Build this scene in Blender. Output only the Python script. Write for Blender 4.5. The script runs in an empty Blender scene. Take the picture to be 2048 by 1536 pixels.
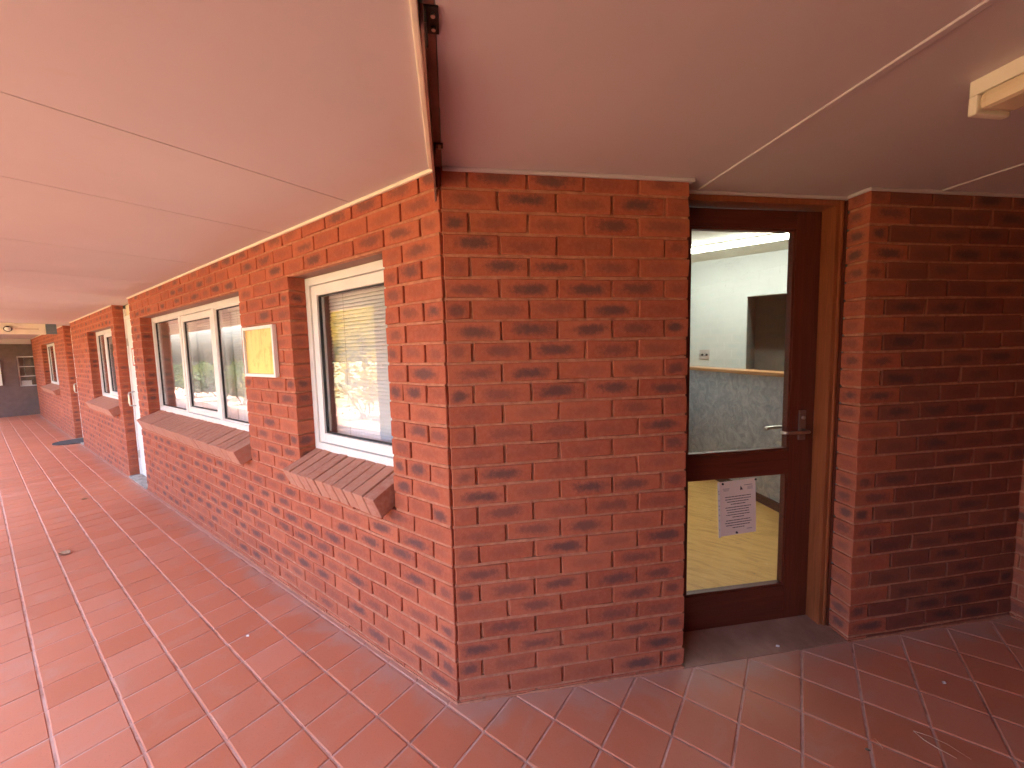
import bpy, bmesh, math, random
from mathutils import Vector, Matrix
random.seed(7)
S = math.sqrt(0.5)
scene = bpy.context.scene
COL = scene.collection

# ------------------------------------------------------------------ camera
CAM = (1.1537, -1.1227, 1.5278)
YAW, PIT, ROL = -0.63072, 0.08393, -0.02356
F = Vector((math.sin(YAW)*math.cos(PIT), math.cos(YAW)*math.cos(PIT), -math.sin(PIT)))
R0 = Vector((math.cos(YAW), -math.sin(YAW), 0)); U0 = R0.cross(F)
RR = R0*math.cos(ROL)+U0*math.sin(ROL); UU = -R0*math.sin(ROL)+U0*math.cos(ROL)
cd = bpy.data.cameras.new('camera'); cam = bpy.data.objects.new('camera', cd); COL.objects.link(cam)
cd.sensor_width = 36; cd.lens = 36*784.29/2048; cd.clip_start = 0.02; cd.clip_end = 2000
m = Matrix((RR, UU, -F)).transposed().to_4x4(); m.translation = Vector(CAM); cam.matrix_world = m
scene.camera = cam

def pix(P):
    d = Vector(P)-Vector(CAM); z = d.dot(F)
    if z < 0.05: return None
    return 1024+784.29*d.dot(RR)/z, 768-784.29*d.dot(UU)/z

# ------------------------------------------------------------------ sky, sun, exposure
w = bpy.data.worlds.new('World'); scene.world = w; w.use_nodes = True
nt = w.node_tree; bg = nt.nodes['Background']
sky = nt.nodes.new('ShaderNodeTexSky'); sky.sky_type = 'NISHITA'; sky.sun_disc = False
sky.sun_elevation = math.radians(65); sky.sun_rotation = math.radians(-20)
sky.air_density = 0.8; sky.dust_density = 8.0; sky.ozone_density = 1.0
nt.links.new(sky.outputs[0], bg.inputs[0]); bg.inputs[1].default_value = 0.145
sd = bpy.data.lights.new('sun', 'SUN'); sd.energy = 3.2; sd.angle = math.radians(0.53); sd.color = (1, 0.94, 0.86)
so = bpy.data.objects.new('sun', sd); COL.objects.link(so)
sdir = Vector((0.12, -0.41, -0.90)).normalized()
so.rotation_euler = sdir.to_track_quat('-Z', 'Y').to_euler(); so.location = (0, 0, 30)
vs = scene.view_settings; vs.view_transform = 'Standard'; vs.look = 'None'; vs.gamma = 1; vs.use_curve_mapping = False
vs.exposure = 4.35
cy = scene.cycles
cy.use_denoising = True; cy.max_bounces = 14; cy.diffuse_bounces = 7; cy.glossy_bounces = 4
cy.transparent_max_bounces = 12; cy.caustics_reflective = False; cy.caustics_refractive = False
cy.sample_clamp_indirect = 6; cy.use_adaptive_sampling = True; cy.adaptive_threshold = 0.025

# ------------------------------------------------------------------ materials
M = {}
class N:
    def __init__(s, name):
        s.m = bpy.data.materials.new(name); s.m.use_nodes = True; s.t = s.m.node_tree
        s.b = s.t.nodes['Principled BSDF']; s.o = s.t.nodes['Material Output']; M[name] = s.m
    def n(s, typ, **k):
        x = s.t.nodes.new('ShaderNode'+typ)
        for a, v in k.items(): setattr(x, a, v)
        return x
    def l(s, a, b): s.t.links.new(a, b)
    def put(s, sock, v):
        if hasattr(v, 'is_output'): s.l(v, sock)
        else: sock.default_value = v
    def math(s, op, a, b=0.0, c=0.0, clamp=False):
        x = s.n('Math', operation=op, use_clamp=clamp)
        for i, v in enumerate((a, b, c)): s.put(x.inputs[i], v)
        return x.outputs[0]
    def noise(s, vec, scale, detail=3, rough=0.55, dist=0.0):
        x = s.n('TexNoise'); x.inputs['Scale'].default_value = scale; x.inputs['Detail'].default_value = detail
        x.inputs['Roughness'].default_value = rough; x.inputs['Distortion'].default_value = dist
        if vec: s.l(vec, x.inputs['Vector'])
        return x.outputs[0]
    def ramp(s, v, stops):
        x = s.n('ValToRGB'); e = x.color_ramp.elements
        while len(e) < len(stops): e.new(0.5)
        for i, (p, c) in enumerate(stops):
            e[i].position = p; e[i].color = c if len(c) == 4 else (*c, 1)
        s.l(v, x.inputs[0]); return x.outputs[0]
    def mix(s, f, a, b, blend='MIX'):
        x = s.n('Mix', data_type='RGBA', blend_type=blend)
        s.put(x.inputs[0], f)
        for i, v in ((6, a), (7, b)):
            s.put(x.inputs[i], v if hasattr(v, 'is_output') else (*v[:3], 1))
        return x.outputs[2]
    def smooth(s, v, a, b):
        x = s.n('MapRange', interpolation_type='SMOOTHSTEP'); s.put(x.inputs[0], v)
        x.inputs[1].default_value = a; x.inputs[2].default_value = b; return x.outputs[0]
    def bump(s, h, strength=0.3, dist=0.004):
        x = s.n('Bump'); x.inputs['Strength'].default_value = strength; x.inputs['Distance'].default_value = dist
        s.l(h, x.inputs['Height']); s.l(x.outputs[0], s.b.inputs['Normal'])
    def pos(s): return s.n('NewGeometry').outputs['Position']
    def objc(s): return s.n('TexCoord').outputs['Object']
    def rnd(s):
        a = s.n('Attribute', attribute_name='rnd').outputs['Fac']
        o = s.n('ObjectInfo').outputs['Random']
        return s.math('FRACT', s.math('ADD', a, o))
    def shifted(s, vec, r, k=17.0):
        c = s.n('CombineXYZ'); q = s.math('MULTIPLY', r, k)
        s.l(q, c.inputs[0]); s.l(s.math('MULTIPLY', q, 1.7), c.inputs[1]); s.l(s.math('MULTIPLY', q, 0.6), c.inputs[2])
        a = s.n('VectorMath', operation='ADD'); s.l(vec, a.inputs[0]); s.l(c.outputs[0], a.inputs[1]); return a.outputs[0]
    def col(s, v): s.put(s.b.inputs['Base Color'], v if hasattr(v, 'is_output') else (*v[:3], 1))
    def rough(s, v): s.put(s.b.inputs['Roughness'], v)
    def spec(s, v): s.b.inputs['Specular IOR Level'].default_value = v

def simple(name, c, r=0.5, metal=0.0, var=0.12, scale=9, bump=0.0, spec=0.5):
    a = N(name); v = a.noise(a.pos(), scale, 4)
    d = tuple(x*(1-var) for x in c); h = tuple(min(1, x*(1+var)) for x in c)
    a.col(a.ramp(v, [(0.3, d), (0.7, h)])); a.rough(r); a.b.inputs['Metallic'].default_value = metal; a.spec(spec)
    if bump: a.bump(a.noise(a.pos(), scale*12, 3), bump, 0.002)
    return a

# bricks
def brickmat(name, pal, dark):
    a = N(name); r = a.rnd(); oc = a.shifted(a.objc(), r)
    uv = a.n('UVMap', uv_map='UVMap').outputs[0]; sp = a.n('SeparateXYZ'); a.l(uv, sp.inputs[0])
    n1 = a.noise(oc, 14, 3); n2 = a.noise(oc, 55, 4, 0.7); n3 = a.noise(oc, 260, 2, 0.6)
    r2 = a.math('FRACT', a.math('MULTIPLY', r, 7.31)); r3 = a.math('FRACT', a.math('MULTIPLY', r, 23.7)); r4 = a.math('FRACT', a.math('MULTIPLY', r, 51.3))
    cx = a.math('ADD', 0.42, a.math('MULTIPLY', r3, 0.16))
    dx = a.math('DIVIDE', a.math('SUBTRACT', sp.outputs[0], cx), 0.46)
    dy = a.math('DIVIDE', a.math('SUBTRACT', sp.outputs[1], a.math('ADD', 0.42, a.math('MULTIPLY', r4, 0.16))), 0.42)
    q2 = lambda v: a.math('POWER', a.math('ABSOLUTE', v), 2.7)
    d = a.math('POWER', a.math('ADD', q2(dx), q2(dy)), 0.37)
    d = a.math('ADD', d, a.math('MULTIPLY', a.math('SUBTRACT', n1, 0.5), 0.9))
    d = a.math('ADD', d, a.math('MULTIPLY', a.math('SUBTRACT', n2, 0.5), 0.9))
    sm = a.smooth(d, 1.05, 0.22)
    amt = a.math('MULTIPLY', sm, a.math('ADD', 0.26, a.math('MULTIPLY', 0.74, a.smooth(r2, 0.0, 0.9))))
    base = a.ramp(r, [(0.0, pal[0]), (0.35, pal[1]), (0.7, pal[2]), (1.0, pal[3])])
    base = a.mix(a.math('MULTIPLY', a.smooth(n2, 0.35, 0.75), 0.35), base, pal[4])
    c = a.mix(a.math('MULTIPLY', amt, 0.82), base, dark)
    c = a.mix(a.math('MULTIPLY', a.smooth(n3, 0.60, 0.72), a.math('ADD', 0.22, a.math('MULTIPLY', amt, 0.5))), c, (0.075, 0.032, 0.028))
    a.col(c); a.rough(0.82); a.spec(0.35)
    a.bump(a.math('ADD', a.math('MULTIPLY', n2, 0.5), n3), 0.85, 0.0018)
brickmat('brick', [(0.42, 0.104, 0.050), (0.36, 0.084, 0.042), (0.45, 0.120, 0.060), (0.39, 0.094, 0.046), (0.48, 0.17, 0.105)], (0.098, 0.050, 0.050))
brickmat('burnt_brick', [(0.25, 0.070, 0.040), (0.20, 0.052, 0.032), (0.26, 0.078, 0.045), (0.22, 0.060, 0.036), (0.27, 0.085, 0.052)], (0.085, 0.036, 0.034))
a = N('sill_brick'); r = a.rnd(); n2 = a.noise(a.shifted(a.objc(), r), 40, 4)
a.col(a.mix(a.smooth(n2, 0.3, 0.75), a.ramp(r, [(0, (0.42, 0.165, 0.105)), (0.5, (0.49, 0.205, 0.13)), (1, (0.38, 0.14, 0.09))]), (0.47, 0.23, 0.16))); a.rough(0.75); a.bump(n2, 0.3, 0.002)
a = N('mortar'); p = a.pos(); n1 = a.noise(p, 30, 4); n2 = a.noise(p, 180, 3)
a.col(a.ramp(n1, [(0.3, (0.36, 0.125, 0.07)), (0.7, (0.51, 0.22, 0.13))])); a.rough(0.95); a.bump(n2, 0.6, 0.003)
# floor tiles
a = N('tile'); r = a.rnd(); p = a.pos(); big = a.noise(p, 1.1, 4, 0.6); mid = a.noise(a.shifted(p, r, 3), 6, 5, 0.6, 0.6); fine = a.noise(p, 140, 3)
base = a.ramp(r, [(0, (0.51, 0.168, 0.090)), (0.4, (0.57, 0.205, 0.118)), (0.75, (0.53, 0.178, 0.096)), (1, (0.59, 0.225, 0.138))])
c = a.mix(a.math('MULTIPLY', a.smooth(mid, 0.45, 0.8), 0.5), base, (0.53, 0.285, 0.205))
c = a.mix(a.math('MULTIPLY', a.smooth(big, 0.48, 0.72), 0.4), c, (0.60, 0.19, 0.10))
c = a.mix(a.math('MULTIPLY', a.smooth(fine, 0.55, 0.75), 0.18), c, (0.20, 0.07, 0.05))
sx = a.n('SeparateXYZ'); a.l(p, sx.inputs[0])
dw = a.math('MAXIMUM', a.math('MULTIPLY', sx.outputs[1], -1.0), a.math('MULTIPLY', a.math('SUBTRACT', sx.outputs[0], sx.outputs[1]), 0.7071))
du = a.math('MULTIPLY', a.smooth(a.math('SUBTRACT', dw, a.math('MULTIPLY', a.math('SUBTRACT', mid, 0.5), 0.25)), 0.16, 0.0), 0.55)
c = a.mix(du, c, (0.43, 0.29, 0.24))
a.col(c); a.rough(a.math('ADD', 0.40, a.math('MULTIPLY', mid, 0.25))); a.spec(0.32); a.bump(a.math('ADD', fine, a.math('MULTIPLY', mid, 2)), 0.12, 0.002)
a = N('grout'); p = a.pos(); a.col(a.ramp(a.noise(p, 7, 5, 0.7), [(0.3, (0.36, 0.16, 0.115)), (0.5, (0.58, 0.34, 0.27)), (0.75, (0.66, 0.43, 0.36))])); a.rough(0.9); a.bump(a.noise(p, 160, 3), 0.5, 0.003)
# ceiling
a = N('ceiling_paint'); p = a.pos(); n1 = a.noise(p, 0.9, 4); n2 = a.noise(p, 420, 2); n3 = a.noise(p, 5, 5, 0.7, 1.5)
c = a.ramp(n1, [(0.3, (0.53, 0.46, 0.485)), (0.7, (0.58, 0.51, 0.53))])
a.col(a.mix(a.math('MULTIPLY', a.smooth(n3, 0.55, 0.80), 0.22), c, (0.50, 0.38, 0.30))); a.rough(0.5); a.spec(0.3); a.bump(a.math('ADD', n2, a.math('MULTIPLY', n1, 14)), 0.12, 0.0015)
simple('cream_trim', (0.80, 0.73, 0.60), 0.45, var=0.05)
simple('white_aluminium', (0.80, 0.79, 0.76), 0.35, var=0.04)
simple('white_paint', (0.80, 0.79, 0.74), 0.5, var=0.05)
simple('cream_paint', (0.74, 0.64, 0.45), 0.5, var=0.05)
simple('rubber', (0.02, 0.02, 0.022), 0.6)
simple('black_rubber_mat', (0.05, 0.045, 0.05), 0.85, bump=0.5, scale=30)
simple('blind_slat', (0.90, 0.90, 0.89), 0.45, var=0.03)
simple('brown_steel', (0.24, 0.11, 0.085), 0.45, var=0.25, scale=20)
simple('dark_steel', (0.035, 0.027, 0.025), 0.4, metal=0.6, var=0.4, scale=60)
simple('brushed_steel', (0.55, 0.52, 0.48), 0.28, metal=1.0, var=0.1, scale=40)
simple('dull_steel', (0.30, 0.22, 0.20), 0.42, metal=0.9, var=0.1, scale=40)
simple('lintel_paint', (0.22, 0.10, 0.075), 0.6)
simple('concrete', (0.34, 0.30, 0.26), 0.9, var=0.35, scale=14, bump=0.5)
a = N('threshold_stone'); p = a.pos(); a.col(a.ramp(a.noise(p, 5, 5, 0.65), [(0.3, (0.24, 0.125, 0.085)), (0.6, (0.36, 0.20, 0.14)), (0.8, (0.45, 0.28, 0.20))])); a.rough(0.85); a.spec(0.2); a.bump(a.noise(p, 120, 3), 0.3, 0.002)
# timber door
def wood(name, c0, c1, rough, axis):
    a = N(name); mp = a.n('Mapping'); a.l(a.n('TexCoord').outputs['Object'], mp.inputs[0])
    mp.inputs['Scale'].default_value = (1.5 if axis == 0 else 30, 30, 1.5 if axis == 2 else 30)
    n = a.noise(mp.outputs[0], 2.2, 5, 0.6, 0.7)
    a.col(a.ramp(n, [(0.3, c0), (0.7, c1)])); a.rough(rough); a.spec(0.5); a.bump(n, 0.12, 0.002)
wood('timber_upright', (0.085, 0.016, 0.009), (0.15, 0.033, 0.016), 0.35, 2)
wood('timber_rail', (0.085, 0.016, 0.009), (0.15, 0.033, 0.016), 0.35, 0)
wood('timber_frame', (0.22, 0.058, 0.021), (0.34, 0.10, 0.036), 0.38, 2)
wood('timber_ledge', (0.42, 0.19, 0.07), (0.58, 0.29, 0.12), 0.35, 0)
simple('skirting_brown', (0.07, 0.03, 0.022), 0.45)
# glass: real surface reflection over clear body
def glass(name, tint=(0.985, 0.99, 0.985), dirt=0.0):
    a = N(name); t = a.t
    tr = a.n('BsdfTransparent'); tr.inputs[0].default_value = (*tint, 1)
    gl = a.n('BsdfGlossy'); gl.inputs['Roughness'].default_value = 0.004; gl.inputs[0].default_value = (1, 1, 1, 1)
    ge = a.n('NewGeometry'); dt = a.n('VectorMath', operation='DOT_PRODUCT'); a.l(ge.outputs['Normal'], dt.inputs[0]); a.l(ge.outputs['Incoming'], dt.inputs[1])
    c_ = a.math('ABSOLUTE', dt.outputs['Value'])      # Schlick, the same from both sides of the pane
    f2 = a.math('ADD', 0.07, a.math('MULTIPLY', 0.90, a.math('POWER', a.math('SUBTRACT', 1.0, c_), 3.6)), clamp=True)
    mx = a.n('MixShader'); a.l(f2, mx.inputs[0]); a.l(tr.outputs[0], mx.inputs[1]); a.l(gl.outputs[0], mx.inputs[2])
    out = mx.outputs[0]
    if dirt:
        p = a.objc(); n1 = a.noise(p, 3.0, 3); n2 = a.noise(p, 210, 2, 0.5)
        k = a.math('MULTIPLY', a.smooth(n2, 0.66, 0.72), a.smooth(n1, 0.52, 0.66))
        k = a.math('ADD', a.math('MULTIPLY', k, dirt), 0.012)
        df = a.n('BsdfDiffuse'); df.inputs[0].default_value = (0.75, 0.74, 0.72, 1)
        m2 = a.n('MixShader'); a.l(k, m2.inputs[0]); a.l(out, m2.inputs[1]); a.l(df.outputs[0], m2.inputs[2]); out = m2.outputs[0]
    a.l(out, a.o.inputs[0])
glass('window_glass'); glass('door_glass', (0.97, 0.98, 0.96), 0.55)
# plaque
a = N('brass_sheet'); p = a.objc(); mp = a.n('Mapping'); a.l(p, mp.inputs[0]); mp.inputs['Scale'].default_value = (40, 40, 3)
st = a.noise(mp.outputs[0], 1.0, 5, 0.7); bl = a.noise(p, 9, 4, 0.65)
c = a.mix(a.smooth(st, 0.55, 0.75), (0.85, 0.60, 0.20), (0.50, 0.20, 0.04))
a.col(a.mix(a.math('MULTIPLY', a.smooth(bl, 0.5, 0.72), 0.7), c, (0.62, 0.24, 0.05))); a.rough(0.33); a.b.inputs['Metallic'].default_value = 0.55
# interior
simple('room_wall_paint', (0.47, 0.49, 0.465), 0.6, var=0.04, scale=2)
simple('room_ceiling_paint', (0.66, 0.62, 0.52), 0.7, var=0.05)
a = N('grey_marbled_laminate'); p = a.pos(); n1 = a.noise(p, 9, 6, 0.62, 1.6)
a.col(a.ramp(n1, [(0.30, (0.31, 0.35, 0.46)), (0.5, (0.44, 0.49, 0.60)), (0.62, (0.58, 0.62, 0.71)), (0.72, (0.44, 0.49, 0.60))])); a.rough(0.4)
a = N('yellow_vinyl'); p = a.pos(); mp = a.n('Mapping'); a.l(p, mp.inputs[0]); mp.inputs['Rotation'].default_value = (0, 0, math.radians(52)); mp.inputs['Scale'].default_value = (3, 16, 1)
n1 = a.noise(mp.outputs[0], 1.6, 6, 0.62, 0.8); n2 = a.noise(mp.outputs[0], 2.6, 3, 0.5)
c = a.ramp(n1, [(0.28, (0.62, 0.31, 0.085)), (0.5, (0.84, 0.48, 0.15)), (0.72, (0.90, 0.56, 0.20))])
a.col(a.mix(a.math('MULTIPLY', a.smooth(n2, 0.68, 0.76), 0.6), c, (0.25, 0.10, 0.03))); a.rough(0.32)
simple('dark_room_paint', (0.17, 0.155, 0.125), 0.7)
simple('steel_plate', (0.40, 0.36, 0.34), 0.45, metal=0.2)
a = N('lamp_diffuser'); a.b.inputs['Emission Color'].default_value = (0.96, 1.0, 0.95, 1); a.b.inputs['Emission Strength'].default_value = 2.7; a.col((0.9, 0.9, 0.85))
a = N('acrylic_cover'); a.col((0.72, 0.58, 0.40)); a.rough(0.25)
simple('paper', (0.82, 0.68, 0.60), 0.7, var=0.03); simple('plastic_sleeve', (0.85, 0.83, 0.80), 0.3, var=0.03); simple('ink', (0.09, 0.06, 0.06), 0.7); simple('pale_ink', (0.38, 0.31, 0.30), 0.7)
simple('red_paint', (0.55, 0.06, 0.03), 0.45); simple('blue_grey_plastic', (0.12, 0.15, 0.19), 0.5); simple('grey_render', (0.17, 0.115, 0.105), 0.8)
simple('dry_leaf', (0.32, 0.17, 0.09), 0.8, var=0.4, scale=60); simple('straw', (0.72, 0.52, 0.36), 0.6); simple('bark', (0.14, 0.10, 0.07), 0.9, var=0.4, scale=30); simple('chip', (0.8, 0.76, 0.72), 0.7)
def leafmat(name, c0, c1):
    a = N(name); r = a.n('NewGeometry').outputs['Random Per Island']; a.col(a.ramp(r, [(0, c0), (1, c1)])); a.rough(0.5)
leafmat('leaf_yellow', (0.30, 0.24, 0.03), (0.62, 0.46, 0.08)); leafmat('leaf_green', (0.04, 0.08, 0.015), (0.12, 0.17, 0.03)); leafmat('leaf_dark', (0.025, 0.05, 0.015), (0.07, 0.11, 0.03))
a = N('dry_lawn'); p = a.pos(); a.col(a.ramp(a.noise(p, 2.2, 6, 0.7), [(0.3, (0.060, 0.060, 0.022)), (0.55, (0.11, 0.097, 0.046)), (0.8, (0.17, 0.135, 0.072))])); a.rough(0.95); a.bump(a.noise(p, 70, 3), 0.6, 0.02)
a = N('pink_paving'); p = a.pos(); a.col(a.ramp(a.noise(p, 3, 5), [(0.3, (0.15, 0.082, 0.062)), (0.7, (0.20, 0.112, 0.085))])); a.rough(0.9)
simple('roof_metal', (0.30, 0.28, 0.26), 0.5); simple('fascia', (0.62, 0.52, 0.42), 0.5)

# ------------------------------------------------------------------ helpers
def link(o, parent=None):
    COL.objects.link(o)
    if parent: o.parent = parent
    return o
def tag(o, label=None, cat=None, group=None, kind=None):
    if label: o['label'] = label
    if cat: o['category'] = cat
    if group: o['group'] = group
    if kind: o['kind'] = kind
    return o
def empty(name, loc=(0, 0, 0), rz=0.0, label=None, cat=None, group=None, kind=None):
    o = bpy.data.objects.new(name, None); o.location = loc; o.rotation_euler = (0, 0, rz); o.empty_display_size = 0.1
    return tag(link(o), label, cat, group, kind)
class MB:
    def __init__(s): s.v = []; s.f = []
    def add(s, vs, fs):
        k = len(s.v); s.v += [tuple(v) for v in vs]; s.f += [tuple(i+k for i in f) for f in fs]; return s
    def box(s, x0, x1, y0, y1, z0, z1, mat=None):
        vs = [Vector((x, y, z)) for z in (z0, z1) for y in (y0, y1) for x in (x0, x1)]
        if mat: vs = [mat @ v for v in vs]
        return s.add(vs, [(0, 2, 3, 1), (4, 5, 7, 6), (0, 1, 5, 4), (2, 6, 7, 3), (0, 4, 6, 2), (1, 3, 7, 5)])
    def prism(s, poly, z0, z1):
        n = len(poly); vs = [(x, y, z0) for x, y in poly]+[(x, y, z1) for x, y in poly]
        return s.add(vs, [tuple(range(n))[::-1], tuple(range(n, 2*n))]+[(i, (i+1) % n, n+(i+1) % n, n+i) for i in range(n)])
    def ring(s, x0, x1, z0, z1, t, y0, y1):   # picture-frame ring, four butted members
        s.box(x0, x0+t, y0, y1, z0, z1); s.box(x1-t, x1, y0, y1, z0, z1)
        s.box(x0+t, x1-t, y0, y1, z0, z0+t); s.box(x0+t, x1-t, y0, y1, z1-t, z1); return s
    def tube(s, pts, r, n=8):
        pts = [Vector(p) for p in pts]; rings = []
        for i, p in enumerate(pts):
            d = (pts[min(i+1, len(pts)-1)]-pts[max(i-1, 0)]).normalized()
            a = d.cross(Vector((0, 0, 1)));
            if a.length < 0.05: a = d.cross(Vector((1, 0, 0)))
            a.normalize(); b = d.cross(a); rr = r[i] if isinstance(r, (list, tuple)) else r
            rings.append([p+(a*math.cos(t)+b*math.sin(t))*rr for t in (2*math.pi*j/n for j in range(n))])
        k = len(s.v)
        for q in rings: s.v += [tuple(v) for v in q]
        for i in range(len(rings)-1):
            for j in range(n):
                s.f.append((k+i*n+j, k+i*n+(j+1) % n, k+(i+1)*n+(j+1) % n, k+(i+1)*n+j))
        s.f.append(tuple(k+j for j in range(n))[::-1]); s.f.append(tuple(k+(len(rings)-1)*n+j for j in range(n)))
        return s
    def mesh(s, name, mat, bevel=0.0):
        me = bpy.data.meshes.new(name); me.from_pydata(s.v, [], s.f); me.materials.append(M[mat])
        bm = bmesh.new(); bm.from_mesh(me)
        if bevel: bmesh.ops.bevel(bm, geom=bm.edges[:], offset=bevel, segments=2, affect='EDGES', profile=0.6, clamp_overlap=True)
        bmesh.ops.recalc_face_normals(bm, faces=bm.faces[:]); bm.to_mesh(me); bm.free(); return me
    def obj(s, name, mat, parent=None, bevel=0.0, loc=None):
        o = bpy.data.objects.new(name, s.mesh(name, mat, bevel)); link(o, parent)
        if loc: o.location = loc
        return o
def smooth(o):
    for p in o.data.polygons: p.use_smooth = True
    return o
def clip(poly, nx, ny, c):   # keep nx*x+ny*y <= c
    out = []
    for i in range(len(poly)):
        a, b = poly[i], poly[(i+1) % len(poly)]; da = nx*a[0]+ny*a[1]-c; db = nx*b[0]+ny*b[1]-c
        if da <= 0: out.append(a)
        if da*db < 0: t = da/(da-db); out.append((a[0]+t*(b[0]-a[0]), a[1]+t*(b[1]-a[1])))
    return out

# a brick: chamfered box, slightly uneven, with face uv; 44 triangles
def brick_geo(w, d, h, rng, ch=0.0026, jit=0.0016):
    vs, fs, uv = [], [], []
    idx = {}
    for sx in (-1, 1):
        for sy in (-1, 1):
            for sz in (-1, 1):
                j = Vector((rng.uniform(-jit, jit), rng.uniform(-jit, jit), rng.uniform(-jit, jit)))
                if rng.random() < 0.12: j += Vector((-sx, -sy*0.6, -sz))*rng.uniform(0.001, 0.004)
                P = Vector((sx*w/2, sy*d/2, sz*h/2))+j
                for ax in range(3):
                    q = P.copy(); s3 = (sx, sy, sz); e = ch*rng.uniform(0.6, 1.5)
                    for o in range(3):
                        if o != ax: q[o] -= s3[o]*e
                    idx[sx, sy, sz, ax] = len(vs); vs.append(q)
    g = lambda a, b, c, ax: idx[a, b, c, ax]
    for s1 in (-1, 1):
        fs.append((g(s1, -1, -1, 0), g(s1, 1, -1, 0), g(s1, 1, 1, 0), g(s1, -1, 1, 0)))
        fs.append((g(-1, s1, -1, 1), g(1, s1, -1, 1), g(1, s1, 1, 1), g(-1, s1, 1, 1)))
        fs.append((g(-1, -1, s1, 2), g(1, -1, s1, 2), g(1, 1, s1, 2), g(-1, 1, s1, 2)))
    for a_ in (-1, 1):
        for b_ in (-1, 1):
            fs.append((g(a_, b_, -1, 0), g(a_, b_, 1, 0), g(a_, b_, 1, 1), g(a_, b_, -1, 1)))
            fs.append((g(a_, -1, b_, 0), g(a_, 1, b_, 0), g(a_, 1, b_, 2), g(a_, -1, b_, 2)))
            fs.append((g(-1, a_, b_, 1), g(1, a_, b_, 1), g(1, a_, b_, 2), g(-1, a_, b_, 2)))
    for a_ in (-1, 1):
        for b_ in (-1, 1):
            for c_ in (-1, 1): fs.append((g(a_, b_, c_, 0), g(a_, b_, c_, 1), g(a_, b_, c_, 2)))
    fu = []
    for f in fs:
        side = len(f) == 4 and abs(sum(vs[i].x for i in f))/4 > w/2-0.004
        fu.append([((vs[i].y/d+0.5) if side else (vs[i].x/w+0.5), vs[i].z/h+0.5) for i in f])
    return vs, fs, fu
def brick_mesh(items, name, mat):   # items: list of (matrix, w, d, h, rnd)
    V, Fs, UV, RN = [], [], [], []
    rng = random.Random(len(items)+int(items[0][1]*1e4))
    for (mt, w_, d_, h_, rn) in items:
        vs, fs, fu = brick_geo(w_, d_, h_, rng); k = len(V)
        V += [tuple(mt @ v) for v in vs]; Fs += [tuple(i+k for i in f) for f in fs]
        for q in fu: UV += q
        RN += [rn]*len(vs)
    me = bpy.data.meshes.new(name); me.from_pydata(V, [], Fs); me.materials.append(M[mat])
    ul = me.uv_layers.new(name='UVMap'); ul.data.foreach_set('uv', [c for u in UV for c in u])
    at = me.attributes.new('rnd', 'FLOAT', 'POINT'); at.data.foreach_set('value', RN)
    bm = bmesh.new(); bm.from_mesh(me); bmesh.ops.recalc_face_normals(bm, faces=bm.faces[:]); bm.to_mesh(me); bm.free()
    return me
_bc = {}
def shared_brick(w_, d_, h_, mat='brick'):
    key = (round(w_, 3), round(d_, 3), round(h_, 3), random.randrange(7), mat)
    if key not in _bc:
        random_state = random.getstate()
        V = brick_mesh([(Matrix.Identity(4), w_, d_, h_, 0.0)], 'brick', mat)
        # per-variant wobble comes from a rng seeded on the key
        rng = random.Random(hash(key) % 100000); vs, fs, fu = brick_geo(w_, d_, h_, rng)
        V.vertices.foreach_set('co', [c for v in vs for c in v]); V.update()
        random.setstate(random_state); _bc[key] = V
    return _bc[key]
Z = lambda k: 0.02+0.086*k
ROWS = range(-1, 26)
J = 0.010
def lattice(x0, x1, odd, sgn, cuts=None):
    """brick intervals along one course between x0 and x1, laid from the start edge; sgn=-1 lays from x1 downwards"""
    L = x1-x0; out = []; c = [0.115 if odd else 0.235]
    if cuts: c = list(cuts)
    else:
        while c[-1]+0.24 < L: c.append(c[-1]+0.24)
    c = [q for q in c if 0.03 < q < L-0.03]; a = 0.0
    for q in c+[None]:
        b = L if q is None else q-J/2
        out.append((a, b) if sgn > 0 else (L-b, L-a)); a = 0 if q is None else q+J/2
    return [(x0+p, x0+q) for p, q in out]
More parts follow.
